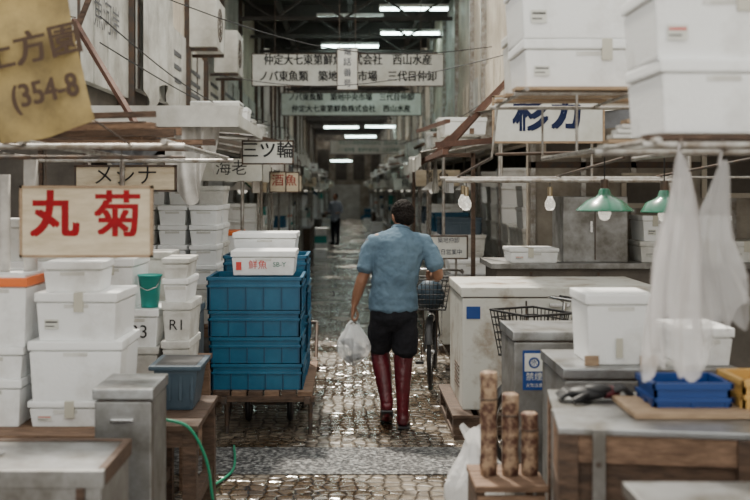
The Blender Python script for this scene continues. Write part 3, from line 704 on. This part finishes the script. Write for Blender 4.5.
def f(u,v): return Vector((-1.42+.42*u+.05*v*math.sin(u*5),7.7+.06*math.sin(u*16)+.03*math.sin(v*7),2.33-.045*u-(.25+.4*abs(math.sin(u*3+.5)))*v))
b.sheet(f,40,14,cloth); b.done()
b=B('hanging_cloth')
def f(u,v): return Vector((-1.98+.5*u,7.75+.05*math.sin(u*14),2.33-(.2+.2*math.sin(u*3))*v))
b.sheet(f,30,10,tarpd); b.done()
b=B('styrofoam_box_stack')
bench('wooden_bench',-1.95,-1.1,8.6,9.6,.62)
for xx in range(3):
    z=.621
    for kk in range(6):
        foam_geo(b,-1.93+xx*.27,-1.68+xx*.27,8.62,9.0,z,z+.17,m=R.choice([foam,foam2])); z+=.171
    z=.621
    for kk in range(7):
        foam_geo(b,-1.93+xx*.27,-1.68+xx*.27,9.1,9.5,z,z+.17,m=R.choice([foam,foam2])); z+=.171
b.done()
sign('dark_lettering_signboard',-1.9,-1.2,6.9,1.77,1.95,'メシナ',.15,black,bm=signc,wires=2.0)
sign('small_kanji_signboard',-1.05,-.55,9.72,2.03,2.26,'三ツ輪',.17,black,wires=2.30,bold=.003)
for i,(x,y,t) in enumerate(((-.86,11.9,'酒'),(-.72,12.2,'魚'),(-.80,14.6,'貝'))): sign('hanging_paper_sign',x-.1,x+.1,y,1.75,2.0,t,.15,red,bm=signc,wires=2.2)
sign('notice_board',.78,1.16,9.85,1.10,1.33,'',.06,navy,lines=['築地仲卸','本日営業中'],sx=.9)
b=B('notice_board_stand'); b.cyl((1.05,9.9,0),(1.05,9.9,1.1),.012,pipe); b.box(.95,1.15,9.85,9.95,0,.02,iron); b.done()
rows=['仲定大七東第鮮魚株式会社　西山水産','ノバ東魚類　築地中央市場　三代目仲卸']
sign('overhead_guide_sign',-1.57,1.5,16,3.44,3.96,'',.18,black,lines=rows,wires=5.1,sx=.88,bold=.005)
sign('overhead_guide_sign',-1.45,1.50,21,3.34,3.82,'',.16,black,lines=rows[::-1],wires=5.1,sx=.92,bold=.004)
sign('overhead_guide_sign',-.6,1.7,30,2.85,3.28,'',.13,greenp,lines=rows,wires=5.1,sx=.8)
sign('overhead_guide_sign',-.2,.12,15.2,3.3,3.95,'',.13,navy,lines=['電','話','番','号'],wires=5.1)
def tubel(x,y,z,w=1.2):
    b=B('fluorescent_lamp'); b.box(x-w/2,x+w/2,y-.06,y+.06,z+.03,z+.09,whiteen,bev=.005)
    for yy in(-.03,.03): b.cyl((x-w/2+.02,y+yy,z+.012),(x+w/2-.02,y+yy,z+.012),.02,tubeem)
    for xx in(-.4,.4): b.cyl((x+xx,y,z+.09),(x+xx,y,5.1),.006,iron,seg=6)
    for xx in(-w/2,w/2-.02): b.box(x+xx,x+xx+.02,y-.05,y+.05,z-.01,z+.05,whiteen)
    b.done()
for x,y,z in((0,18,4.86),(0,20.7,4.74),(1.1,17.2,4.88),(1.2,20,4.9),(1.2,40,4.3),(0,30,4.4),(-.3,34,3.9),(.4,38,3.8),(-.2,44,3.7),(.3,50,3.6),(-.5,56,3.4)): tubel(x,y,z)  # the later tubes are added lamps that light the dim far aisle
b=B('overhead_cables')
for (p,q,s) in (((-1.9,7.6,3.1),(-1.0,12,2.6),.15),((-1.9,7.6,2.9),(-.9,15,2.7),.15),((1.7,10.3,3.2),(-1.9,14,3.4),.25),((1.7,10.3,2.9),(1.0,20,2.7),.1),((-1.9,9,3.6),(1.7,12,3.5),.3)):
    p=Vector(p);q=Vector(q); b.tube([p.lerp(q,t/12)-Vector((0,0,s*math.sin(math.pi*t/12))) for t in range(13)],.006,black,seg=5)
b.done()
# ---------------------------------------------------------------- people
def ell(bm,c,r,n=14,rot=None):
    M=Matrix.Translation(c)@(rot.to_matrix().to_4x4() if rot else Matrix())@Matrix.Diagonal((r[0],r[1],r[2],1))
    bmesh.ops.create_uvsphere(bm,u_segments=2*n,v_segments=n,radius=1,matrix=M)
def loft(bm,pts,rad,ref=(1,0,0),seg=20):
    P=[Vector(p) for p in pts]; n=len(P); ref=Vector(ref); rings=[]
    T=[(P[min(i+1,n-1)]-P[max(i-1,0)]).normalized() for i in range(n)]
    def mk(c,t,a,b_):
        u=(ref-t*ref.dot(t)).normalized(); w=t.cross(u)
        return [bm.verts.new(c+u*a*math.cos(2*math.pi*k/seg)+w*b_*math.sin(2*math.pi*k/seg)) for k in range(seg)]
    rr=[(r,r) if not isinstance(r,tuple) else r for r in rad]
    e0,e1=min(rr[0])*.5,min(rr[-1])*.5
    rings.append(mk(P[0]-T[0]*e0,T[0],rr[0][0]*.6,rr[0][1]*.6))
    for i in range(n): rings.append(mk(P[i],T[i],*rr[i]))
    rings.append(mk(P[-1]+T[-1]*e1,T[-1],rr[-1][0]*.6,rr[-1][1]*.6))
    for a,c in zip(rings[:-1],rings[1:]):
        for k in range(seg): bm.faces.new((a[k],a[(k+1)%seg],c[(k+1)%seg],c[k]))
    bm.faces.new(rings[0][::-1]); bm.faces.new(rings[-1])
def remesh(name,bm,vox,mat,parent,smooth=3,disp=0,dscale=.1):
    bmesh.ops.recalc_face_normals(bm,faces=bm.faces[:])
    me=bpy.data.meshes.new(name); bm.to_mesh(me); bm.free()
    ob=bpy.data.objects.new(name,me); scene.collection.objects.link(ob)
    m=ob.modifiers.new('r','REMESH'); m.mode='VOXEL'; m.voxel_size=vox; m.use_smooth_shade=True
    m=ob.modifiers.new('s','SMOOTH'); m.factor=.6; m.iterations=smooth
    if disp:
        tx=bpy.data.textures.new(name,'CLOUDS'); tx.noise_scale=dscale
        m=ob.modifiers.new('d','DISPLACE'); m.texture=tx; m.strength=disp; m.mid_level=.5
    dg=bpy.context.evaluated_depsgraph_get(); nm=bpy.data.meshes.new_from_object(ob.evaluated_get(dg))
    bpy.data.objects.remove(ob); nm.name=name
    for p in nm.polygons: p.use_smooth=True
    nm.materials.clear(); nm.materials.append(mat)
    ob=bpy.data.objects.new(name,nm); scene.collection.objects.link(ob); ob.parent=parent; return ob
V=Vector
man=bpy.data.objects.new('man',None); scene.collection.objects.link(man); man.location=(.36,7.55,0)
bm=bmesh.new()
loft(bm,[(-.03,0,.80),(-.03,0,.88),(-.03,0,.97),(-.025,.0,1.08),(-.005,.01,1.22),(.01,.03,1.35),(.015,.045,1.43),(.02,.06,1.47)],[(.14,.10),(.158,.105),(.145,.10),(.135,.095),(.155,.11),(.175,.11),(.15,.09),(.07,.06)])
loft(bm,[(.02,.055,1.43),(.03,.075,1.49),(.04,.10,1.55)],[.062,.056,.056])
hd=V((.045,.118,1.585)); hr=Euler((math.radians(-26),0,math.radians(14)))
HM=Matrix.Translation(hd)@hr.to_matrix().to_4x4()
ell(bm,hd,(.075,.095,.105),rot=hr); ell(bm,HM@V((0,.03,-.05)),(.058,.066,.068),rot=hr)
ell(bm,HM@V((0,.10,-.02)),(.012,.018,.024),8,rot=hr); ell(bm,HM@V((0,.088,-.062)),(.026,.012,.008),8,rot=hr); ell(bm,HM@V((0,.083,-.098)),(.02,.018,.016),8,rot=hr); ell(bm,HM@V((0,.082,.02)),(.05,.018,.01),8,rot=hr)
for s in(-1,1): ell(bm,HM@V((s*.08,-.0,-.018)),(.009,.02,.033),8,rot=hr); ell(bm,HM@V((s*.085,-.012,-.015)),(.009,.008,.028),8,rot=hr)
loft(bm,[(-.13,.03,1.41),(-.19,.03,1.38),(-.225,.02,1.28),(-.255,.0,1.14),(-.275,.0,1.09),(-.30,.015,1.01),(-.328,.03,.91)],[.05,.056,.05,.042,.043,.04,.026],ref=(0,1,0))
loft(bm,[(.15,.03,1.41),(.215,.03,1.38),(.255,.0,1.28),(.295,-.03,1.17),(.30,-.01,1.14),(.30,.08,1.12),(.285,.20,1.12)],[.05,.056,.05,.044,.044,.042,.027],ref=(1,0,0))
loft(bm,[(-.328,.03,.92),(-.335,.033,.885),(-.338,.033,.845)],[(.03,.02),(.038,.018),(.042,.016)],ref=(0,1,0))
for i,l in enumerate((.92,1,.96,.8)):
    y=.064-.021*i
    loft(bm,[(-.34,y,.845),(-.345,y,.845-.038*l),(-.334,y,.845-.058*l),(-.314,y,.845-.056*l),(-.306,y,.845-.035*l)],[.0105,.0095,.009,.0085,.0078],ref=(0,1,0),seg=10)
loft(bm,[(-.33,.06,.895),(-.315,.08,.865),(-.302,.072,.835),(-.300,.058,.815)],[.014,.012,.0105,.009],seg=10)
loft(bm,[(.287,.19,1.12),(.283,.225,1.118),(.278,.265,1.112)],[(.022,.03),(.02,.038),(.016,.042)],ref=(1,0,0))
for i,l in enumerate((.92,1,.96,.8)):
    z=1.142-.021*i
    loft(bm,[(.278,.265,z),(.270,.265+.036*l,z),(.255,.265+.05*l,z-.002),(.237,.265+.042*l,z-.004)],[.0105,.0095,.009,.008],seg=10,ref=(0,0,1))
loft(bm,[(.276,.215,1.145),(.258,.235,1.165),(.245,.262,1.165)],[.014,.012,.010],seg=10)
hipL=(-.115,0,.86); hipR=(.06,0,.86)
kL=V((-.13,.16,.53)); aL=V((-.085,-.04,.19))
LL=[hipL,(-.122,.08,.70),kL,kL.lerp(aL,.12)+V((0,-.01,0)),kL.lerp(aL,.45)+V((0,-.02,0)),kL.lerp(aL,.8),aL]
LR=[hipR,(.055,.01,.70),(.045,.03,.52),(.043,.025,.48),(.038,-.015,.36),(.036,-.03,.2),(.036,-.035,.09)]
lr=[.09,.075,.058,.056,.055,.038,.034]
loft(bm,LL,lr); loft(bm,LR,lr)
loft(bm,[(-.085,-.04,.19),(-.083,.01,.11),(-.082,.07,.05),(-.081,.11,.035)],[.032,.035,.03,.02]); loft(bm,[(.036,-.07,.05),(.04,.04,.045),(.045,.13,.03),(.047,.17,.027)],[.032,.035,.032,.02])
remesh('body',bm,.0055,skin,man,smooth=2)
eb=B('eyes')
for s in(-1,1):
    p=HM@V((s*.03,.084,.004)); blob(eb,p,.011,whiteen); p=HM@V((s*.03,.0925,.004)); blob(eb,p,.005,black)
eb.done(parent=man)
bm=bmesh.new()
ell(bm,HM@V((0,-.012,.022)),(.086,.099,.098),rot=hr); ell(bm,HM@V((0,-.037,-.035)),(.078,.068,.068),rot=hr); ell(bm,HM@V((.0,.055,.065)),(.06,.035,.035),rot=hr); ell(bm,HM@V((.01,-.02,.065)),(.065,.075,.05),rot=hr)
for s in(-1,1): ell(bm,HM@V((s*.073,.012,-.005)),(.012,.012,.03),8,rot=hr)
remesh('hair',bm,.005,hairm,man,smooth=1,disp=.016,dscale=.015)
bm=bmesh.new()
loft(bm,[(-.035,0,.885),(-.035,0,.95),(-.03,.0,1.04),(-.015,.005,1.16),(.0,.015,1.28),(.012,.03,1.37),(.018,.04,1.42),(.02,.05,1.455),(.022,.06,1.48)],[(.190,.145),(.182,.138),(.172,.13),(.176,.133),(.192,.138),(.198,.13),(.165,.11),(.11,.085),(.072,.07)],seg=28)
loft(bm,[(-.10,.03,1.40),(-.175,.03,1.385),(-.215,.025,1.32),(-.24,.01,1.23),(-.25,.005,1.185)],[(.06,.065),(.068,.066),(.068,.064),(.074,.064),(.08,.066)],ref=(0,1,0))
loft(bm,[(.12,.03,1.40),(.205,.03,1.385),(.245,.01,1.32),(.273,-.01,1.25),(.287,-.018,1.205)],[(.06,.065),(.068,.066),(.068,.064),(.075,.066),(.082,.068)],ref=(0,1,0))
remesh('t_shirt',bm,.007,shirtm,man,smooth=3,disp=.028,dscale=.09)
cb=B('collar'); cb.ring((.024,.062,1.487),(0.05,.3,1),.064,.010,shirtm,n=32,seg=8); cb.done(parent=man)
bm=bmesh.new()
loft(bm,[(-.032,0,.97),(-.03,0,.90),(-.03,0,.82),(-.03,.0,.78)],[(.168,.125),(.178,.135),(.178,.135),(.165,.12)],seg=28)
loft(bm,[(-.115,.0,.84),(-.124,.06,.72),(-.131,.125,.61),(-.133,.14,.575)],[(.092,.105),(.098,.11),(.096,.105),(.096,.105)])
loft(bm,[(.058,.0,.84),(.056,.01,.72),(.055,.02,.60),(.055,.025,.565)],[(.092,.105),(.096,.108),(.098,.105),(.098,.108)])
remesh('shorts',bm,.008,shortm,man,smooth=3,disp=.02,dscale=.06)
bm=bmesh.new()
bt=kL+V((0,-.01,-.0))
loft(bm,[bt,bt.lerp(aL,.3)+V((0,-.012,0)),bt.lerp(aL,.6)+V((0,-.012,0)),bt.lerp(aL,.85),aL,aL+V((0,.02,-.045))],[.073,.070,.060,.050,.047,.048])
loft(bm,[(-.085,-.065,.17),(-.083,-.01,.115),(-.082,.05,.068),(-.081,.09,.045),(-.081,.125,.035)],[(.044,.045),(.048,.05),(.052,.045),(.05,.036),(.038,.028)])
loft(bm,[(.044,.028,.53),(.042,.01,.43),(.038,-.015,.34),(.036,-.03,.22),(.036,-.035,.12),(.036,-.035,.07)],[.072,.068,.060,.049,.044,.046])
loft(bm,[(.036,-.075,.05),(.038,-.02,.052),(.042,.07,.05),(.045,.14,.042),(.046,.185,.036)],[(.042,.045),(.048,.05),(.052,.046),(.05,.036),(.036,.027)])
remesh('rubber_boots',bm,.006,bootm,man,smooth=3,disp=.008,dscale=.05)
sb=B('boot_soles')
sb.box(-.005,.085,-.115,.20,.001,.016,rubber,bev=.006)
sb.T=Matrix.Translation((-.083,-.075,.125))@Matrix.Rotation(math.radians(-30),4,'X'); sb.box(-.046,.046,-.02,.23,-.012,.003,rubber,bev=.005); sb.done(parent=man)
b=B('carried_plastic_bag'); c=V((.36-.335,7.55+.03,.45))
def f(u,v):
    a=2*math.pi*u; prof=[.0,.06,.105,.125,.128,.118,.095,.065,.045]
    t=v*(len(prof)-1); i=min(int(t),len(prof)-2); r=prof[i]*(1-(t-i))+prof[i+1]*(t-i)
    k=1+.09*math.sin(7*a+v*4)*v+.04*math.sin(13*a+v*8)
    return c+V((math.cos(a)*r*k,math.sin(a)*r*.75*k,.008*math.sin(5*a)+.31*v))
b.sheet(f,56,24,bagm)
for s in(-1,1): b.tube(cr([c+V((s*.045,0,.30)),c+V((s*.03,0,.325)),c+V((.012,0,.345)),c+V((s*.0+.012,.0,.352))],5),.008,bagm,seg=8)
for i in range(9): blob(b,c+V((R.uniform(-.06,.06),R.uniform(-.04,.04),.05+i*.018)),.045,fishm,(1,.7,.6),8)
b.done()
def person(x,y,face,coat,leg,h=1.65):
    e=bpy.data.objects.new('shopper',None); scene.collection.objects.link(e); e.location=(x,y,0); e.rotation_euler=(0,0,face); s=h/1.7; e.scale=(s,s,s)
    bm=bmesh.new(); loft(bm,[(0,0,1.42),(0,.01,1.55)],[.055,.052]); ell(bm,V((0,.02,1.60)),(.075,.09,.11)); ell(bm,V((0,.112,1.59)),(.012,.015,.02),8)
    for s_ in(-1,1):
        loft(bm,[(s_*.25,.12,1.08),(s_*.22,.24,1.06)],[.032,.026]); ell(bm,V((s_*.215,.28,1.055)),(.02,.045,.035),8)
        for k in range(4): loft(bm,[(s_*.215,.30,1.08-.018*k),(s_*.205,.35,1.075-.018*k)],[.009,.008],seg=8)
    remesh('head_and_hands',bm,.01,skin,e,smooth=1)
    bm=bmesh.new(); ell(bm,V((0,-.01,1.625)),(.084,.094,.10)); remesh('hair',bm,.01,hairm,e)
    bm=bmesh.new(); loft(bm,[(0,0,.80),(0,0,1.0),(0,0,1.25),(0,0,1.40),(0,0,1.47)],[(.19,.13),(.17,.12),(.2,.13),(.2,.12),(.08,.07)])
    for s_ in(-1,1): loft(bm,[(s_*.15,0,1.4),(s_*.22,0,1.3),(s_*.26,0,1.1),(s_*.25,.14,1.07)],[.07,.06,.052,.045])
    remesh('jacket',bm,.014,coat,e)
    bm=bmesh.new()
    for s_ in(-1,1): loft(bm,[(s_*.09,0,.86),(s_*.10,.02,.5),(s_*.10,0,.08)],[.1,.075,.055]); loft(bm,[(s_*.1,-.05,.04),(s_*.1,.18,.035)],[.045,.035])
    remesh('trousers',bm,.014,leg,e)
person(-.48,33,2.6,garm,shortm)
# ---------------------------------------------------------------- light & camera
w=bpy.data.worlds.new('w'); scene.world=w; w.use_nodes=True
bg=w.node_tree.nodes['Background']; bg.inputs[0].default_value=(1,.985,.92,1); bg.inputs[1].default_value=2.1
sl=bpy.data.lights.new('sun','SUN'); sl.energy=7; sl.angle=math.radians(4); sl.color=(1,.92,.79)
so=bpy.data.objects.new('sun',sl); scene.collection.objects.link(so); so.rotation_euler=Euler((math.radians(-30),math.radians(-10),0))
cd=bpy.data.cameras.new('camera'); cd.lens=48; cd.sensor_width=36; cd.shift_x=.0333; cd.shift_y=-.08
cd.dof.use_dof=True; cd.dof.focus_distance=7.5; cd.dof.aperture_fstop=1.8
co=bpy.data.objects.new('camera',cd); scene.collection.objects.link(co); co.location=(0,0,1.78); co.rotation_euler=(math.pi/2,0,0)
scene.camera=co
